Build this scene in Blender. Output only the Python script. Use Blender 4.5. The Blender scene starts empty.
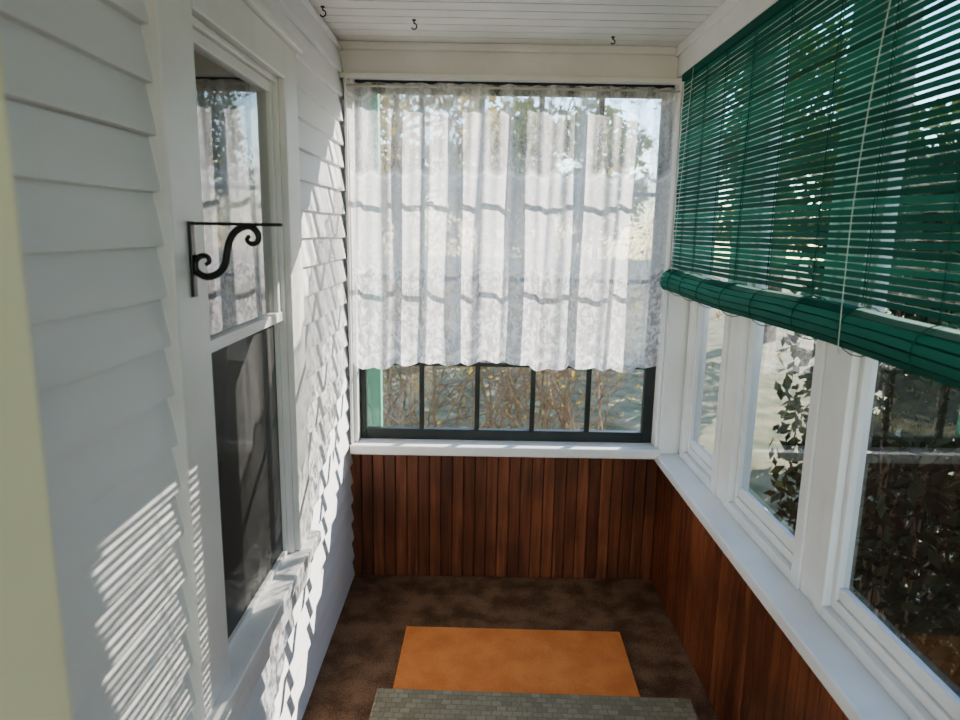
import bpy, math, random
from mathutils import Vector, Matrix
random.seed(7)
S=bpy.context.scene
try:
    S.view_settings.view_transform='AgX'
    S.view_settings.look='AgX - Medium High Contrast'
    S.view_settings.exposure=0.1
except Exception as e: print(e)

# ---------------- mesh helpers ----------------
class MB:
    def __init__(s): s.v=[];s.f=[];s.a=[];s.m=[]
    def quad(s,a,b,c,d,val=0,m=0):
        n=len(s.v); s.v+=[a,b,c,d]; s.f.append((n,n+1,n+2,n+3)); s.a.append(val); s.m.append(m)
    def box(s,x0,x1,y0,y1,z0,z1,val=0,m=0):
        n=len(s.v)
        s.v+=[(x0,y0,z0),(x1,y0,z0),(x1,y1,z0),(x0,y1,z0),(x0,y0,z1),(x1,y0,z1),(x1,y1,z1),(x0,y1,z1)]
        for f in [(0,3,2,1),(4,5,6,7),(0,1,5,4),(1,2,6,5),(2,3,7,6),(3,0,4,7)]:
            s.f.append(tuple(n+i for i in f)); s.a.append(val); s.m.append(m)
    def tube(s,pts,r,n=6,val=0,m=0,cap=True):
        pts=[Vector(p) for p in pts]; rr=r if isinstance(r,(list,tuple)) else [r]*len(pts)
        base=len(s.v); up=None
        for i,p in enumerate(pts):
            d=(pts[min(i+1,len(pts)-1)]-pts[max(i-1,0)])
            if d.length<1e-9: d=Vector((0,0,1))
            d.normalize()
            if up is None:
                up=Vector((0,0,1)) if abs(d.z)<.9 else Vector((1,0,0))
            up=(up-d*up.dot(d))
            if up.length<1e-6: up=d.orthogonal()
            up.normalize(); sd=d.cross(up)
            for k in range(n):
                a=2*math.pi*k/n
                s.v.append(tuple(p+(up*math.cos(a)+sd*math.sin(a))*rr[i]))
        for i in range(len(pts)-1):
            for k in range(n):
                a=base+i*n+k;b=base+i*n+(k+1)%n
                s.f.append((a,b,b+n,a+n)); s.a.append(val); s.m.append(m)
        if cap:
            s.f.append(tuple(base+k for k in reversed(range(n)))); s.a.append(val); s.m.append(m)
            e=base+(len(pts)-1)*n
            s.f.append(tuple(e+k for k in range(n))); s.a.append(val); s.m.append(m)
    def obj(s,name,mats,parent=None,bevel=0,smooth=False,seg=2):
        me=bpy.data.meshes.new(name); me.from_pydata(s.v,[],s.f)
        if not isinstance(mats,(list,tuple)): mats=[mats]
        for m in mats: me.materials.append(m)
        at=me.attributes.new('bv','FLOAT','FACE')
        at.data.foreach_set('value',[float(x) for x in s.a])
        me.polygons.foreach_set('material_index',s.m)
        if smooth: me.polygons.foreach_set('use_smooth',[True]*len(me.polygons))
        me.update()
        o=bpy.data.objects.new(name,me); S.collection.objects.link(o)
        if bevel:
            b=o.modifiers.new('bev','BEVEL'); b.width=bevel; b.segments=seg; b.limit_method='ANGLE'; b.angle_limit=math.radians(40)
        if parent: o.parent=parent
        return o
def empty(name,loc=(0,0,0)):
    e=bpy.data.objects.new(name,None); S.collection.objects.link(e); e.empty_display_size=.1; return e

# ---------------- materials ----------------
def mat(name):
    m=bpy.data.materials.new(name); m.use_nodes=True; nt=m.node_tree; nt.nodes.clear()
    out=nt.nodes.new('ShaderNodeOutputMaterial'); return m,nt,out
def N(nt,t,**k):
    n=nt.nodes.new(t)
    for a,b in k.items():
        if a in n.inputs: n.inputs[a].default_value=b
        else: setattr(n,a,b)
    return n
def noisy(name,c1,c2,scale=8,rough=.5,bump=0,bscale=None,detail=5,stretch=(1,1,1),ior=1.45,spec=.5,speck=0):
    m,nt,out=mat(name); L=nt.links.new
    tc=N(nt,'ShaderNodeTexCoord'); mp=N(nt,'ShaderNodeMapping'); mp.inputs['Scale'].default_value=stretch
    L(tc.outputs['Object'],mp.inputs[0])
    no=N(nt,'ShaderNodeTexNoise'); no.inputs['Scale'].default_value=scale; no.inputs['Detail'].default_value=detail
    L(mp.outputs[0],no.inputs['Vector'])
    fac=no.outputs[0]
    if speck:
        n3=N(nt,'ShaderNodeTexNoise'); n3.inputs['Scale'].default_value=150; n3.inputs['Detail'].default_value=2; L(mp.outputs[0],n3.inputs['Vector'])
        s1=N(nt,'ShaderNodeMath',operation='SUBTRACT'); s1.inputs[1].default_value=.5; L(n3.outputs[0],s1.inputs[0])
        s2=N(nt,'ShaderNodeMath',operation='MULTIPLY_ADD'); s2.inputs[1].default_value=speck; L(s1.outputs[0],s2.inputs[0]); L(fac,s2.inputs[2]); fac=s2.outputs[0]
    r=N(nt,'ShaderNodeValToRGB'); r.color_ramp.elements[0].position=.35;r.color_ramp.elements[1].position=.65
    r.color_ramp.elements[0].color=(*c1,1); r.color_ramp.elements[1].color=(*c2,1)
    L(fac,r.inputs[0])
    p=N(nt,'ShaderNodeBsdfPrincipled'); p.inputs['Roughness'].default_value=rough; p.inputs['Specular IOR Level'].default_value=spec
    L(r.outputs[0],p.inputs['Base Color'])
    if bump:
        n2=N(nt,'ShaderNodeTexNoise'); n2.inputs['Scale'].default_value=bscale or scale*4; n2.inputs['Detail'].default_value=4
        L(mp.outputs[0],n2.inputs['Vector'])
        b=N(nt,'ShaderNodeBump'); b.inputs['Strength'].default_value=bump; b.inputs['Distance'].default_value=.01
        L(n2.outputs[0],b.inputs['Height']); L(b.outputs[0],p.inputs['Normal'])
    L(p.outputs[0],out.inputs[0]); return m
white=noisy('white_paint',(.78,.76,.74),(.85,.83,.81),5,.42,.12,18)
white_clap=noisy('clapboard_paint',(.76,.745,.745),(.84,.825,.82),4,.6,.25,14,stretch=(1,.25,1),spec=.3)
white_ceil=noisy('ceiling_paint',(.76,.73,.70),(.84,.82,.79),4,.5,.1,20)
cream=noisy('cream_paint',(.86,.76,.46),(.90,.81,.52),3,.6)
carpet=noisy('carpet',(.15,.085,.05),(.34,.20,.12),9,.95,.8,260,spec=.1,detail=8,speck=.7)
black=noisy('black_iron',(.01,.01,.012),(.02,.02,.022),20,.35)
darkgreen=noisy('dark_sash_paint',(.012,.018,.018),(.022,.03,.03),12,.4)
ltgreen=noisy('green_paint',(.10,.33,.22),(.14,.40,.28),6,.5)
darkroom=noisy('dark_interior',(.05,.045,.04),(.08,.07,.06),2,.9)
orange=noisy('orange_mat',(.80,.28,.095),(.92,.36,.13),9,.95,.7,240,spec=.1,speck=.5)
bark=noisy('bark',(.12,.085,.06),(.26,.19,.14),12,.9)
twig=noisy('twig_bark',(.24,.16,.11),(.48,.34,.23),12,.9)
grass=noisy('lawn',(.10,.12,.05),(.32,.26,.15),3,.95,.5,20)
metal=noisy('rod_metal',(.5,.47,.40),(.6,.57,.5),10,.35)
cord=noisy('cord',(.50,.60,.55),(.6,.68,.62),30,.8)

def wood():
    m,nt,out=mat('wainscot_wood'); L=nt.links.new
    tc=N(nt,'ShaderNodeTexCoord'); at=N(nt,'ShaderNodeAttribute'); at.attribute_name='bv'
    ad=N(nt,'ShaderNodeVectorMath',operation='ADD'); mp=N(nt,'ShaderNodeMapping'); mp.inputs['Scale'].default_value=(22,22,1.3)
    cm=N(nt,'ShaderNodeCombineXYZ'); mu=N(nt,'ShaderNodeMath',operation='MULTIPLY'); mu.inputs[1].default_value=9.0
    L(at.outputs['Fac'],mu.inputs[0]); L(mu.outputs[0],cm.inputs[2]); L(mu.outputs[0],cm.inputs[0])
    L(tc.outputs['Object'],ad.inputs[0]); L(cm.outputs[0],ad.inputs[1]); L(ad.outputs[0],mp.inputs[0])
    no=N(nt,'ShaderNodeTexNoise'); no.inputs['Scale'].default_value=2.2; no.inputs['Detail'].default_value=6; no.inputs['Distortion'].default_value=.6
    L(mp.outputs[0],no.inputs['Vector'])
    r=N(nt,'ShaderNodeValToRGB'); e=r.color_ramp.elements
    e[0].position=.25; e[0].color=(.11,.036,.020,1); e[1].position=.78; e[1].color=(.36,.135,.068,1)
    x=e.new(.5); x.color=(.23,.076,.037,1)
    L(no.outputs[0],r.inputs[0])
    # uneven varnish wear
    wn=N(nt,'ShaderNodeTexNoise'); wn.inputs['Scale'].default_value=4.5; wn.inputs['Detail'].default_value=5; L(tc.outputs['Object'],wn.inputs['Vector'])
    wr=N(nt,'ShaderNodeValToRGB'); wr.color_ramp.elements[0].position=.32; wr.color_ramp.elements[0].color=(.55,.52,.5,1); wr.color_ramp.elements[1].position=.6; wr.color_ramp.elements[1].color=(1.1,1.1,1.1,1); L(wn.outputs[0],wr.inputs[0])
    hs=N(nt,'ShaderNodeMix',data_type='RGBA',blend_type='MULTIPLY'); hs.inputs[0].default_value=1
    h2=N(nt,'ShaderNodeMix',data_type='RGBA',blend_type='MULTIPLY'); h2.inputs[0].default_value=.8
    r2=N(nt,'ShaderNodeValToRGB'); r2.color_ramp.elements[0].color=(.60,.54,.50,1); r2.color_ramp.elements[1].color=(1.15,1.12,1.05,1)
    L(at.outputs['Fac'],r2.inputs[0]); L(r.outputs[0],hs.inputs[6]); L(r2.outputs[0],hs.inputs[7])
    L(hs.outputs[2],h2.inputs[6]); L(wr.outputs[0],h2.inputs[7])
    p=N(nt,'ShaderNodeBsdfPrincipled'); p.inputs['Roughness'].default_value=.38
    L(h2.outputs[2],p.inputs['Base Color']); L(p.outputs[0],out.inputs[0]); return m
woodm=wood()

def glass(name='window_glass',tint=(.93,.96,.95),base=.07,dirt=.03):
    m,nt,out=mat(name); L=nt.links.new
    t=N(nt,'ShaderNodeBsdfTransparent'); t.inputs[0].default_value=(*tint,1)
    g=N(nt,'ShaderNodeBsdfGlossy'); g.inputs['Roughness'].default_value=.015
    lw=N(nt,'ShaderNodeLayerWeight'); lw.inputs[0].default_value=.5
    pw=N(nt,'ShaderNodeMath',operation='POWER'); pw.inputs[1].default_value=4.0; L(lw.outputs['Facing'],pw.inputs[0])
    ma=N(nt,'ShaderNodeMath',operation='MULTIPLY_ADD'); ma.inputs[1].default_value=1-base; ma.inputs[2].default_value=base; ma.use_clamp=True
    L(pw.outputs[0],ma.inputs[0])
    mx=N(nt,'ShaderNodeMixShader'); L(ma.outputs[0],mx.inputs[0]); L(t.outputs[0],mx.inputs[1]); L(g.outputs[0],mx.inputs[2])
    d=N(nt,'ShaderNodeBsdfDiffuse'); d.inputs[0].default_value=(.6,.6,.58,1)
    m2=N(nt,'ShaderNodeMixShader'); m2.inputs[0].default_value=dirt
    L(mx.outputs[0],m2.inputs[1]); L(d.outputs[0],m2.inputs[2]); L(m2.outputs[0],out.inputs[0]); return m
glassm=glass(dirt=.02)
glass_r=glass('double_glass',tint=(.85,.88,.87),base=.14,dirt=.03)
glass_l=glass('house_glass',base=.24,dirt=.05)
def screenm():
    m,nt,out=mat('insect_screen'); L=nt.links.new
    t=N(nt,'ShaderNodeBsdfTransparent'); d=N(nt,'ShaderNodeBsdfPrincipled'); d.inputs['Base Color'].default_value=(.07,.07,.07,1); d.inputs['Roughness'].default_value=.6
    mx=N(nt,'ShaderNodeMixShader'); mx.inputs[0].default_value=.7; L(t.outputs[0],mx.inputs[1]); L(d.outputs[0],mx.inputs[2]); L(mx.outputs[0],out.inputs[0]); return m
screen=screenm()
def thin(name,col,tr=.35,rough=.6,var=.3,spec=.5):
    m,nt,out=mat(name); L=nt.links.new
    at=N(nt,'ShaderNodeAttribute'); at.attribute_name='bv'
    r=N(nt,'ShaderNodeValToRGB'); r.color_ramp.elements[0].color=tuple(c*(1-var) for c in col)+(1,); r.color_ramp.elements[1].color=tuple(min(1,c*(1+var)) for c in col)+(1,)
    L(at.outputs['Fac'],r.inputs[0])
    p=N(nt,'ShaderNodeBsdfPrincipled'); p.inputs['Roughness'].default_value=rough; p.inputs['Specular IOR Level'].default_value=spec
    t=N(nt,'ShaderNodeBsdfTranslucent'); L(r.outputs[0],p.inputs['Base Color']); L(r.outputs[0],t.inputs[0])
    mx=N(nt,'ShaderNodeMixShader'); mx.inputs[0].default_value=tr
    L(p.outputs[0],mx.inputs[1]); L(t.outputs[0],mx.inputs[2]); L(mx.outputs[0],out.inputs[0]); return m
blindm=thin('green_blind_slats',(.03,.185,.135),.15,.75,.35,.2)
leaf_dark=thin('leaf_evergreen',(.05,.058,.026),.2,.7,.5,.15)
leaf_yel=thin('leaf_autumn',(.42,.32,.09),.4,.6,.5,.2)
leaf_tree=thin('leaf_tree',(.16,.19,.06),.4,.6,.5,.2)

def curtainm():
    m,nt,out=mat('lace'); L=nt.links.new
    tc=N(nt,'ShaderNodeTexCoord'); uv=tc.outputs['UV']
    sep=N(nt,'ShaderNodeSeparateXYZ'); L(uv,sep.inputs[0])
    def math_(op,a,b=None,c=None,clamp=False):
        n=nt.nodes.new('ShaderNodeMath'); n.operation=op; n.use_clamp=clamp
        for i,x in enumerate([a,b,c]):
            if x is None: continue
            if isinstance(x,(int,float)): n.inputs[i].default_value=x
            else: L(x,n.inputs[i])
        return n.outputs[0]
    no=N(nt,'ShaderNodeTexNoise'); no.inputs['Scale'].default_value=34; no.inputs['Detail'].default_value=3; no.inputs['Distortion'].default_value=1.2; L(uv,no.inputs['Vector'])
    vo=N(nt,'ShaderNodeTexVoronoi'); vo.inputs['Scale'].default_value=30; L(uv,vo.inputs['Vector'])
    mot=math_('SUBTRACT',math_('ADD',no.outputs[0],.12),math_('MULTIPLY',vo.outputs['Distance'],.25))
    mot=math_('MULTIPLY',math_('SUBTRACT',mot,.42),5,clamp=True)
    v2=N(nt,'ShaderNodeTexVoronoi'); v2.inputs['Scale'].default_value=95; L(uv,v2.inputs['Vector'])
    holes=math_('GREATER_THAN',v2.outputs['Distance'],.33)
    mp=N(nt,'ShaderNodeMapping'); mp.inputs['Scale'].default_value=(8,.9,1); L(uv,mp.inputs[0])
    gn=N(nt,'ShaderNodeTexNoise'); gn.inputs['Scale'].default_value=1; gn.inputs['Detail'].default_value=2; L(mp.outputs[0],gn.inputs['Vector'])
    gath=math_('MULTIPLY',math_('SUBTRACT',gn.outputs[0],.5),1.5)
    # scalloped tier edges: shift v by |sin(u)|
    sc=math_('MULTIPLY',math_('ABSOLUTE',math_('SINE',math_('MULTIPLY',sep.outputs[0],21))),.016)
    v=math_('ADD',sep.outputs[1],sc)
    low=math_('SUBTRACT',1,math_('MULTIPLY',math_('SUBTRACT',v,.36),30,clamp=True))
    up=math_('MULTIPLY',math_('SUBTRACT',v,.70),40,clamp=True)
    midop=math_('ADD',.72,math_('MULTIPLY',mot,.12))
    lowop=math_('ADD',.46,math_('MULTIPLY',mot,.44))
    upop=math_('ADD',.42,math_('MULTIPLY',mot,.14))
    a=math_('ADD',math_('MULTIPLY',low,math_('SUBTRACT',lowop,midop)),midop)
    a=math_('ADD',a,math_('MULTIPLY',up,math_('SUBTRACT',upop,midop)))
    a=math_('ADD',a,math_('MULTIPLY',math_('SUBTRACT',holes,.5),.10))
    a=math_('ADD',a,math_('MULTIPLY',gath,math_('ADD',.45,math_('MULTIPLY',up,.95))))
    for hv in (.37,.05,.70,.965):
        hem=math_('LESS_THAN',math_('ABSOLUTE',math_('SUBTRACT',v,hv)),.007)
        a=math_('ADD',a,math_('MULTIPLY',hem,.18),clamp=True)
    a=math_('MINIMUM',math_('MAXIMUM',a,.14),.97)
    d=N(nt,'ShaderNodeBsdfDiffuse'); d.inputs[0].default_value=(.90,.88,.92,1)
    t=N(nt,'ShaderNodeBsdfTranslucent'); t.inputs[0].default_value=(.90,.88,.91,1)
    mx=N(nt,'ShaderNodeMixShader'); mx.inputs[0].default_value=.5; L(d.outputs[0],mx.inputs[1]); L(t.outputs[0],mx.inputs[2])
    tr=N(nt,'ShaderNodeBsdfTransparent'); m2=N(nt,'ShaderNodeMixShader'); L(a,m2.inputs[0]); L(tr.outputs[0],m2.inputs[1]); L(mx.outputs[0],m2.inputs[2])
    L(m2.outputs[0],out.inputs[0]); return m
lace=curtainm()
def matm():
    m,nt,out=mat('woven_mat'); L=nt.links.new
    tc=N(nt,'ShaderNodeTexCoord')
    n0=N(nt,'ShaderNodeTexNoise'); n0.inputs['Scale'].default_value=60; L(tc.outputs['Object'],n0.inputs['Vector'])
    sc=N(nt,'ShaderNodeVectorMath',operation='SCALE'); sc.inputs['Scale'].default_value=.014; L(n0.outputs['Color'],sc.inputs[0])
    ad=N(nt,'ShaderNodeVectorMath',operation='ADD'); L(tc.outputs['Object'],ad.inputs[0]); L(sc.outputs[0],ad.inputs[1])
    br=N(nt,'ShaderNodeTexBrick'); br.inputs['Scale'].default_value=1; br.inputs['Brick Width'].default_value=.034; br.inputs['Row Height'].default_value=.024
    br.inputs['Mortar Size'].default_value=.003; br.inputs['Mortar Smooth'].default_value=1; br.offset=.5
    br.inputs['Color1'].default_value=(.26,.23,.155,1); br.inputs['Color2'].default_value=(.40,.345,.25,1); br.inputs['Mortar'].default_value=(.24,.205,.14,1)
    L(ad.outputs[0],br.inputs['Vector'])
    no=N(nt,'ShaderNodeTexNoise'); no.inputs['Scale'].default_value=180; L(tc.outputs['Object'],no.inputs['Vector'])
    p=N(nt,'ShaderNodeBsdfPrincipled'); p.inputs['Roughness'].default_value=.95; p.inputs['Specular IOR Level'].default_value=.15
    b=N(nt,'ShaderNodeBump'); b.inputs['Strength'].default_value=.8; b.inputs['Distance'].default_value=.006
    L(no.outputs[0],b.inputs['Height']); L(b.outputs[0],p.inputs['Normal'])
    L(br.outputs['Color'],p.inputs['Base Color']); L(p.outputs[0],out.inputs[0]); return m
woven=matm()

XL,XR,YF,ZC=-.58,.84,2.96,2.33
Y0=-1.0
# ---------------- floor / ceiling ----------------
b=MB(); b.box(XL-.12,XR+.14,Y0,YF+.10,-.12,0); b.obj('floor',carpet)
b=MB()
b.box(XL-.12,XR+.14,Y0,YF+.12,ZC+.012,ZC+.12)
y=Y0
while y<YF-.02:
    b.box(XL,XR+.02,y+.003,min(y+.080,YF),ZC,ZC+.011); y+=.083
b.obj('ceiling',white_ceil,bevel=.002)
# ---------------- left wall clapboards ----------------
b=MB(); EX=.092
def clap(y0,y1,z0,z1):
    z=math.floor(z0/EX)*EX
    while z<z1-.004:
        za=max(z,z0); zb=min(z+EX,z1)
        n=max(2,int((y1-y0)/.15)); ys=[y0+(y1-y0)*i/n for i in range(n+1)]
        def off(yy): return .0026*math.sin(yy*3.1+z*17)+.0012*math.sin(yy*9+z*31)
        for i in range(n):
            a,c=ys[i],ys[i+1]; oa,oc=off(a),off(c)
            xb=XL+.017; xt=XL+.001
            b.quad((xb-.002,a,za+oa+.012),(xt,a,zb+oa),(xt,c,zb+oc),(xb-.002,c,za+oc+.012))
            b.quad((xb-.001,a,za+oa),(xb-.002,a,za+oa+.012),(xb-.002,c,za+oc+.012),(xb-.001,c,za+oc))
            b.quad((XL-.001,a,za+oa-.002),(xb-.001,a,za+oa),(xb-.001,c,za+oc),(XL-.001,c,za+oc-.002))
        z+=EX
    b.box(XL-.10,XL-.002,y0,y1,z0,z1)
WY0,WY1,WZ0,WZ1=1.375,1.985,.60,2.0
clap(Y0,WY0-.13,0,ZC); clap(WY1+.12,YF+.02,0,ZC); clap(WY0-.13,WY1+.12,0,WZ0-.02); clap(WY0-.13,WY1+.12,WZ1+.08,ZC)
b.obj('wall_left',white_clap)
# ---------------- house window (left) ----------------
W=empty('window_1')
b=MB()
xo=XL+.032
b.box(XL-.06,xo,WY0-.145,WY0,WZ0,WZ1+.10)
b.box(XL-.06,xo,WY1,WY1+.135,WZ0,WZ1+.10)
b.box(XL-.06,xo+.002,WY0,WY1,WZ1,WZ1+.10)
b.box(XL-.06,xo+.018,WY0-.155,WY1+.145,WZ1+.10,WZ1+.125)
b.box(XL-.06,xo+.028,WY0-.165,WY1+.155,WZ0-.04,WZ0)
b.box(XL-.01,xo-.004,WY0-.145,WY1+.135,WZ0-.15,WZ0-.04)
b.box(XL-.06,XL+.012,WY0,WY0+.008,WZ0,WZ1); b.box(XL-.06,XL+.016,WY1-.016,WY1,WZ0,WZ1); b.box(XL-.06,XL+.016,WY0+.008,WY1-.016,WZ1-.016,WZ1)
b.obj('casing',white,W,bevel=.004)
b=MB()
x0,x1=XL-.022,XL+.004; ya,yb=WY0+.008,WY1-.016
b.box(x0,x1,ya,ya+.022,1.335,WZ1-.016); b.box(x0,x1,yb-.028,yb,1.335,WZ1-.016); b.box(x0,x1,ya+.022,yb-.028,WZ1-.044,WZ1-.016); b.box(x0,x1+.004,ya,yb,1.330,1.358)
b.obj('upper_sash',white,W,bevel=.003)
b=MB(); x0,x1=XL-.045,XL-.024
b.box(x0,x1,ya,ya+.02,WZ0,1.322); b.box(x0,x1,yb-.025,yb,WZ0,1.322); b.box(x0,x1,ya+.02,yb-.025,WZ0,WZ0+.03)
b.box(x0+.026,x1+.022,ya,ya+.012,WZ0,1.322); b.box(x0+.026,x1+.022,yb-.016,yb,WZ0,1.322); b.box(x0+.026,x1+.022,ya+.012,yb-.016,WZ0,WZ0+.018)
b.obj('lower_sash',white,W,bevel=.003)
def pane(x,y0,y1,z0,z1):
    bb=MB(); bb.quad((x,y0,z0),(x,y1,z0),(x,y1,z1),(x,y0,z1)); return bb
pane(XL-.008,ya+.022,yb-.028,1.358,WZ1-.044).obj('upper_glass',glass_l,W)
pane(XL-.035,ya+.02,yb-.025,WZ0+.03,1.330).obj('lower_glass',glass_l,W)
pane(XL-.014,ya+.012,yb-.016,WZ0+.018,1.330).obj('insect_screen',screen,W)
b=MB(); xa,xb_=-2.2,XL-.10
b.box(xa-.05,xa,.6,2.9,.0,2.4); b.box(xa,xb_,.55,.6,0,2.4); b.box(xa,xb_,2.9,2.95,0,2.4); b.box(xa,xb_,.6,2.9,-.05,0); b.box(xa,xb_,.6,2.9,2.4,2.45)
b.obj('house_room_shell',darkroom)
# ---------------- wainscot ----------------
BW=.052
b=MB()
b.box(XL,XR+.10,YF,YF+.10,0,.62,0,1)
x=XL+.002
while x<XR:
    x2=min(x+BW,XR); b.box(x+.0013,x2-.0013,YF-.014,YF,0.0,.62,random.random()); x=x2
b.obj('wall_far',[woodm,darkroom],bevel=.003)
b=MB()
b.box(XR,XR+.12,Y0,YF+.10,0,.60,0,1)
y=Y0
while y<YF-.016:
    y2=min(y+BW,YF-.016); b.box(XR-.014,XR,y+.0013,y2-.0013,0.0,.60,random.random()); y=y2
b.obj('wall_right',[woodm,darkroom],bevel=.003)
b=MB(); b.box(XL+.02,XR-.03,YF-.10,YF+.03,.620,.662); b.box(XL+.018,XR-.03,YF-.03,YF,.595,.620); b.obj('trim_1',white,bevel=.006)
b=MB(); b.box(XR-.05,XR+.13,Y0,YF+.08,.602,.64); b.box(XR-.030,XR,Y0,YF-.03,.575,.602); b.obj('trim_2',white,bevel=.006)
b=MB(); b.box(XL,XR+.1,YF-.05,YF+.10,2.20,ZC); b.box(XL,XR+.0,YF-.075,YF-.05,2.19,2.212); b.box(XL,XR,YF-.07,YF-.05,ZC-.03,ZC); b.obj('trim_3',white,bevel=.004)
b=MB(); b.box(XR-.06,XR+.14,Y0,YF-.05,2.215,ZC); b.box(XR-.075,XR-.06,Y0,YF-.05,ZC-.035,ZC); b.obj('trim_4',white,bevel=.004)
b=MB(); b.box(XR-.035,XR+.14,YF-.08,YF+.10,.64,2.215); b.box(XR-.05,XR-.035,YF-.06,YF+.02,.662,2.20); b.obj('trim_5',white,bevel=.004)
b=MB(); b.box(XL+.020,XL+.05,YF-.05,YF+.09,.662,2.20); b.box(XL+.020,XL+.032,YF-.075,YF-.05,.662,2.20); b.obj('trim_6',white,bevel=.004)
# ---------------- far window ----------------
W=empty('window_2')
xa,xb2=XL+.05,XR-.05; za,zb=.662,2.20
b=MB(); y0,y1=YF+.005,YF+.04
b.box(xa,xa+.028,y0,y1,za,zb); b.box(xb2-.045,xb2,y0,y1,za,zb); b.box(xa+.028,xb2-.045,y0,y1,za,za+.048); b.box(xa+.028,xb2-.045,y0,y1,zb-.05,zb)
gx0,gx1=xa+.028,xb2-.045
for i in range(1,5):
    xx=gx0+(gx1-gx0)*i/5; b.box(xx-.011,xx+.011,y0+.004,y1-.004,za+.048,zb-.05)
for zz in (1.01,1.39,1.76): b.box(gx0,gx1,y0+.008,y1-.012,zz-.009,zz+.009)
b.obj('sash',darkgreen,W,bevel=.003)
b=MB(); b.quad((gx0,YF+.022,za+.048),(gx1,YF+.022,za+.048),(gx1,YF+.022,zb-.05),(gx0,YF+.022,zb-.05)); b.obj('glass',glassm,W)
# ---------------- right windows ----------------
wins=[(2.82,2.45),(2.27,1.77),(1.59,1.09),(.91,.41),(.23,-.27)]
for i,(yb,ya) in enumerate(wins):
    W=empty('window_%d'%(i+3))
    b=MB(); X0,X1=XR+.06,XR+.10
    b.box(X0-.012,X1,ya-.045,ya,.640,2.215); b.box(X0-.012,X1,yb,yb+.045,.640,2.215); b.box(X0-.012,X1,ya,yb,.640,.672)
    b.box(X0+.008,X1,ya,ya+.02,.672,2.215); b.box(X0+.008,X1,yb-.02,yb,.672,2.215); b.box(X0+.008,X1,ya+.02,yb-.02,.672,.70)
    b.box(X0+.016,X1-.005,ya+.02,yb-.02,.70,.735)
    b.obj('frame',white,W,bevel=.003)
    pane(X0+.025,ya+.02,yb-.02,.735,2.21).obj('glass',glass_r,W)
b=MB()
for a,c in [(2.315,2.405),(1.635,1.725),(.955,1.045),(.275,.365),(Y0,-.315)]:
    b.box(XR+.055,XR+.14,a,c,.64,2.215)
b.obj('trim_7',white,bevel=.003)
# ---------------- blind ----------------
B=empty('rollup_blind')
bx=XR-.048; ys,ye=.15,2.835
PIT,SL=.0165,.0126
b=MB(); z=2.185; i=0
while z>1.46:
    tilt=.0015*math.sin(i*.7); n=22
    val=random.random()
    for k in range(n):
        ya=ys+(ye-ys)*k/n; yc=ys+(ye-ys)*(k+1)/n
        def sg(yy): return -.005*math.sin((yy-ys)/(ye-ys)*math.pi*3)*(2.2-z)*.5+.0009*math.sin(yy*13+i*2.1)+.0004*math.sin(yy*31+i*5)
        za_,zc_=z+sg(ya),z+sg(yc)
        x0,x1=bx+tilt-.0009,bx+tilt+.0009
        v=[(x0,ya,za_-SL),(x1,ya,za_-SL),(x1,yc,zc_-SL),(x0,yc,zc_-SL),(x0,ya,za_),(x1,ya,za_),(x1,yc,zc_),(x0,yc,zc_)]
        nn=len(b.v); b.v+=v
        for f in [(0,3,2,1),(4,5,6,7),(0,1,5,4),(1,2,6,5),(2,3,7,6),(3,0,4,7)]:
            b.f.append(tuple(nn+q for q in f)); b.a.append(val); b.m.append(0)
    z-=PIT; i+=1
b.obj('slats',blindm,B)
b=MB(); b.box(bx-.012,bx+.012,ys,ye,2.187,2.214); b.obj('head_rail',blindm,B,bevel=.003)
b=MB(); turns=4.4; n=int(turns*16)
prev=None; cz=1.403; cx=bx+.006
for k in range(n+1):
    a=k/16*2*math.pi+math.pi*.5; r=.012+.0088*k/16
    p=(cx+math.cos(a)*r*1.0,cz+math.sin(a)*r)
    if prev:
        q=(prev[0]+(p[0]-prev[0])*.88,prev[1]+(p[1]-prev[1])*.88)
        d=Vector((q[0]-prev[0],q[1]-prev[1])); nm=Vector((-d.y,d.x)).normalized()*.0015
        m=12
        for s_ in range(m):
            ya=ys+(ye-ys)*s_/m; yc=ys+(ye-ys)*(s_+1)/m
            nn=len(b.v)
            for yy in (ya,yc):
                sag=.004*math.sin(yy*5)+.0012*math.sin(yy*17+k)
                for (px,pz) in ((prev[0]-nm.x,prev[1]-nm.y),(q[0]-nm.x,q[1]-nm.y),(q[0]+nm.x,q[1]+nm.y),(prev[0]+nm.x,prev[1]+nm.y)):
                    b.v.append((px,yy,pz+sag))
            for f in [(0,1,5,4),(1,2,6,5),(2,3,7,6),(3,0,4,7),(3,2,1,0),(4,5,6,7)]:
                b.f.append(tuple(nn+q_ for q_ in f)); b.a.append((k*37%10)/10); b.m.append(0)
    prev=p
b.obj('rolled_slats',blindm,B)
b=MB()
for yy in (.45,.75,1.02,1.16,1.40,1.62,1.88,2.12,2.35,2.55,2.72):
    for dx in (-.0028,.0028):
        b.tube([(bx+dx,yy,2.19),(bx+dx,yy+.004,1.8),(bx+dx,yy,1.46)],.0013,5)
    # stitching wraps around the roll
    ring=[]
    for q in range(17):
        a=q/16*2*math.pi; ring.append((bx+.006+math.cos(a)*.0525,yy,1.403+.004*math.sin(yy*5)+math.sin(a)*.0525))
    b.tube(ring,.0012,4)
b.obj('stitch_cords',blindm,B)
b=MB()
def arc(y0,y1,z0,z1,x,sw):
    return [(x-.004*math.sin(t*math.pi),y0+(y1-y0)*t+sw*math.sin(t*math.pi),z0+(z1-z0)*t) for t in [i/14 for i in range(15)]]
b.tube(arc(1.30,1.38,2.20,1.37,bx-.053,.03),.0012,5)
b.tube([(bx-.053,1.38,1.37),(bx-.048,1.38,1.362)],.0012,5)
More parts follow.
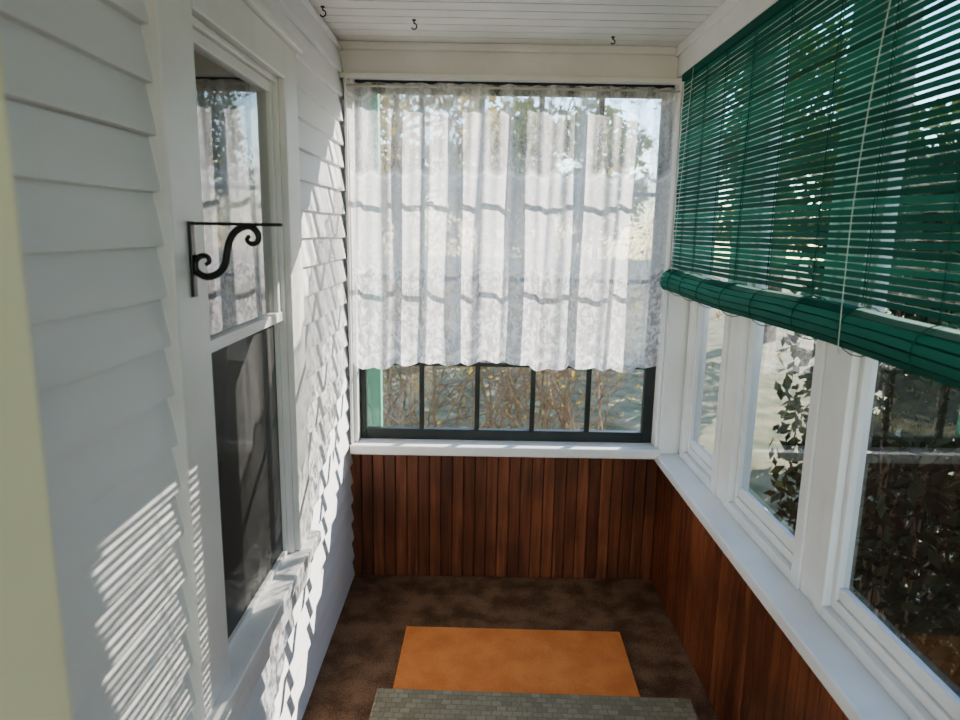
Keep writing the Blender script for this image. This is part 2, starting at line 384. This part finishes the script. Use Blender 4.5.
b.tube(arc(2.66,2.76,2.20,1.45,bx-.02,-.01),.0012,5)
b.tube([(bx-.02,.6,2.2),(bx-.058,.6,1.42)],.0014,5)
b.obj('pull_cords',cord,B,smooth=True)
# ---------------- curtain ----------------
C=empty('lace_curtain')
nx,nz=460,70; verts=[];uvs=[];faces=[]
cx0,cx1=XL+.035,XR-.070
rn=random.Random(3); ph=[rn.random()*6.28 for _ in range(8)]
for j in range(nz+1):
    t=j/nz
    for i in range(nx+1):
        s=i/nx; x=cx0+(cx1-cx0)*s
        g=1-t
        drop=1.138+.012*math.sin(s*9+1)+.008*math.sin(s*23)+.014*abs(math.sin(s*math.pi*14))
        zz=2.172-drop*g
        amp=.008+.009*min(1,g*2)
        y=YF-.084+amp*math.sin(s*2*math.pi*8.5+ph[0]+1.8*math.sin(s*9+ph[1])+.6*g)+.007*math.sin(s*2*math.pi*23+ph[2]+g*2.5)*(1-.4*g)+.006*math.sin(s*90+ph[3])*(1-g)**3+.004*math.sin(g*9+s*14)
        y=min(y,YF-.054)
        x+= .008*math.sin(s*2*math.pi*8.5+1+g*2)*min(1,g*1.5)*min(1,(1-s)*12)
        verts.append((x,y,zz)); uvs.append((s*2.1,t))
for j in range(nz):
    for i in range(nx):
        a=j*(nx+1)+i; faces.append((a,a+1,a+nx+2,a+nx+1))
me=bpy.data.meshes.new('fabric'); me.from_pydata(verts,[],faces); ul=me.uv_layers.new(name='UVMap')
for l in me.loops: ul.data[l.index].uv=uvs[l.vertex_index]
me.polygons.foreach_set('use_smooth',[True]*len(me.polygons)); me.materials.append(lace)
o=bpy.data.objects.new('fabric',me); S.collection.objects.link(o); o.parent=C
b=MB(); b.tube([(XL+.034,YF-.088,2.158),(XR-.052,YF-.088,2.158)],.005,10); b.obj('rod',metal,C,smooth=True)
# ---------------- iron plant bracket ----------------
P=empty('plant_bracket')
py=1.300; px=xo+.0005
b=MB()
b.box(px,px+.006,py-.009,py+.009,1.465,1.607)
b.box(px,px+.175,py-.006,py+.006,1.600,1.606)
b.obj('plate_and_arm',black,P,bevel=.0015)
b=MB()
def M(u,v): return (px+(u-188)/67*.128, py, 1.603-(v-230)/67*.128)
ctrl=[(202,270),(206,267),(204,262),(197,262),(192,268),(193,277),(202,282),(213,279),(221,270),(224,257),(228,244),(236,235),(247,232),(255,238),(255,246),(249,249),(244,245),(247,241)]
def cr(P4,t):
    a,b_,c,d=P4; return tuple(.5*((2*b_[k])+(-a[k]+c[k])*t+(2*a[k]-5*b_[k]+4*c[k]-d[k])*t*t+(-a[k]+3*b_[k]-3*c[k]+d[k])*t**3) for k in (0,1))
sm=[]
for i in range(len(ctrl)-1):
    q=[ctrl[max(i-1,0)],ctrl[i],ctrl[i+1],ctrl[min(i+2,len(ctrl)-1)]]
    for k in range(5): sm.append(cr(q,k/5))
sm.append(ctrl[-1])
n=len(sm); b.tube([M(*p) for p in sm],[.0035+.0035*math.sin(math.pi*i/(n-1)) for i in range(n)],8)
b.tube([M(190,262),M(196,263)],.004,6); b.tube([M(247,230.5),M(247,234)],.004,6)
b.obj('scroll',black,P,smooth=True)
# ---------------- ceiling hooks ----------------
for (hx,hy,sc) in [(-.545,2.47,1),(-.25,2.60,1),(.49,2.77,.8)]:
    b=MB()
    pts=[(hx,hy,ZC+.002),(hx,hy,ZC-.012*sc)]
    for k in range(9):
        a=math.pi/2-k/8*math.pi*1.35
        pts.append((hx+.010*sc*math.cos(a),hy,ZC-.022*sc+.010*sc*math.sin(a)))
    b.tube(pts,.0022,6); b.tube([(hx,hy,ZC),(hx,hy,ZC-.004)],.007,8)
    b.obj('ceiling_hook',black,smooth=False)
# ---------------- mats ----------------
def mato(name,cx,cy,w,d,th,m,rot,z=0):
    bb=MB()
    bb.box(-w/2,w/2,-d/2,d/2,0,th)
    o=bb.obj(name,m,bevel=.004); o.location=(cx,cy,z); o.rotation_euler=(0,0,rot); return o
mato('orange_doormat',.155,2.31,.87,.41,.008,orange,math.radians(-1.0),.0005)
mato('woven_doormat',.20,1.78,1.09,.66,.010,woven,math.radians(-1.5),.0095)
# ---------------- doorway beside the camera ----------------
D=empty('door_frame')
b=MB(); b.box(XL+.022,-.325,.40,.46,0,2.31); b.box(-.337,-.314,.385,.475,0,2.31); b.obj('jamb',cream,D,bevel=.006)

# ---------------- exterior ----------------
b=MB(); b.box(-30,40,-20,60,-.75,-.70); b.obj('lawn_ground',grass)
b=MB(); b.box(-.53,-.455,YF+.14,YF+.20,-.70,2.45); b.obj('porch_post',ltgreen,bevel=.004)
def leaf(b,p,s,R):
    a=Vector((R.gauss(0,1),R.gauss(0,1),R.gauss(0,1))).normalized(); c=a.orthogonal().normalized()
    c=(Matrix.Rotation(R.random()*6.28,3,a)@c); d=a.cross(c)
    P=Vector(p); b.quad(tuple(P-c*s),tuple(P+d*s*.5),tuple(P+c*s),tuple(P-d*s*.5),R.random(),1)
def branch(b,p,d,L,r,depth,R,leafs,ls,curl=.25):
    n=5; pts=[Vector(p)]; dd=Vector(d).normalized(); rr=[r]
    for i in range(n):
        dd=(dd+Vector((R.gauss(0,curl),R.gauss(0,curl),R.gauss(0,curl)*.6))).normalized()
        pts.append(pts[-1]+dd*L/n); rr.append(r*(1-.65*(i+1)/n))
    b.tube(pts,rr,4,m=0,cap=False)
    if depth>0:
        for i in range(1,n+1):
            for _ in range(1 if i<3 else 2):
                nd=(dd+Vector((R.gauss(0,.7),R.gauss(0,.7),R.gauss(0,.5)))).normalized()
                branch(b,pts[i],nd,L*.5,rr[i]*.7,depth-1,R,leafs,ls,curl)
    else:
        for i in range(leafs):
            q=pts[R.randint(2,n)]; leaf(b,q+Vector((R.gauss(0,.03),R.gauss(0,.03),R.gauss(0,.03))),ls*R.uniform(.6,1.3),R)
R=random.Random(11)
for k in range(9):
    row=k//5; b=MB(); bx_=-1.1+(k%5)*.50+row*.2+R.uniform(-.1,.1); by=5.7+row*1.0+R.uniform(0,.2)
    for _ in range(7):
        branch(b,(bx_+R.gauss(0,.10),by+R.gauss(0,.1),-.70),(R.gauss(0,.2),R.gauss(0,.18),1),1.7+row*.6+R.random()*.4,.012,2,R,1,.024,.2)
    b.obj('bare_shrub',[twig,leaf_yel])
def hedge(x0,x1,y0,y1,nl,htop,seed,nb):
    R=random.Random(seed); b=MB()
    for k in range(nl):
        x=x0+(x1-x0)*R.random(); y=R.uniform(y0,y1)
        top=htop+.45*(x-x0)+.07*math.sin(y*2.3)+.05*math.sin(y*5.1+x*3)
        z=-.7+(top+.7)*R.random()**.85
        leaf(b,(x,y,z),R.uniform(.03,.055),R)
    for k in range(nb):
        branch(b,(R.uniform(x0+.15,x1-.2),R.uniform(y0+.3,y1-.3),-.70),(R.gauss(0,.04),R.gauss(0,.05),1),htop+.4,.010,0,R,0,.03,.05)
    b.obj('evergreen_hedge',[twig,leaf_dark])
hedge(1.75,2.6,-.6,3.95,32000,1.76,5,150)
def tree(x,y,h,cr,seed,nl,lm,ls=.12):
    R=random.Random(seed); b=MB()
    b.tube([(x,y,-.70),(x+.1,y,h*.3),(x-.05,y+.05,h*.6),(x,y,h)],[.22,.18,.12,.04],8)
    for k in range(14):
        z0=h*(.3+.6*R.random()); a=R.random()*6.28
        branch(b,(x,y,z0),(math.cos(a),math.sin(a),.55),cr*.8,.05,1,R,0,.1)
    for k in range(nl):
        while True:
            v=Vector((R.uniform(-1,1),R.uniform(-1,1),R.uniform(-1,1)))
            if v.length<1 and math.sin(v.x*7+seed)+math.sin(v.y*6)+math.sin(v.z*8+seed)>-.6: break
        leaf(b,(x+v.x*cr,y+v.y*cr,h*.66+v.z*h*.44),ls*R.uniform(.6,1.3),R)
    b.obj('yard_tree',[bark,lm])
tree(6.4,15.0,5.4,2.4,2,9000,leaf_tree,.10)
tree(-1.8,15,5.0,2.6,3,3500,leaf_yel,.12)
tree(1.6,17,4.4,2.6,4,4500,leaf_tree,.13)
tree(-6.5,20,8,3.5,8,4000,leaf_tree,.14)
tree(8.5,5,5.5,2.4,6,9000,leaf_tree,.12)
tree(5.6,8.2,2.9,1.3,12,6000,leaf_tree,.08)
# ---------------- light ----------------
sd=Vector((1.0,1.03,.70)).normalized()
sl=bpy.data.lights.new('sun','SUN'); sl.energy=14; sl.angle=math.radians(.2); sl.color=(1,.92,.82)
so=bpy.data.objects.new('sun',sl); S.collection.objects.link(so); so.rotation_euler=(-sd).to_track_quat('-Z','Y').to_euler(); so.location=(6,8,6)
w=bpy.data.worlds.new('World'); S.world=w; w.use_nodes=True; nt=w.node_tree
bg=nt.nodes['Background']; sk=nt.nodes.new('ShaderNodeTexSky')
try: sk.sky_type='NISHITA'
except: pass
sk.sun_disc=False; sk.sun_elevation=math.radians(25); sk.sun_rotation=math.atan2(1.0,1.03); sk.air_density=1.0; sk.dust_density=0.0; sk.ozone_density=1.5
nt.links.new(sk.outputs[0],bg.inputs[0]); bg.inputs[1].default_value=.6
# ---------------- camera ----------------
cd=bpy.data.cameras.new('cam'); cd.sensor_width=36; cd.lens=36*680/960; cd.clip_start=.02
co=bpy.data.objects.new('cam',cd); S.collection.objects.link(co); co.location=(0,0,1.6)
pitch=math.radians(10.82)
Rm=Matrix.Rotation(math.radians(-.12),4,'Z')@Matrix.Rotation(math.pi/2-pitch,4,'X')@Matrix.Rotation(math.radians(1.0),4,'Z')
co.rotation_euler=Rm.to_euler()
cd.dof.use_dof=True; cd.dof.focus_distance=2.2; cd.dof.aperture_fstop=3.4
S.camera=co
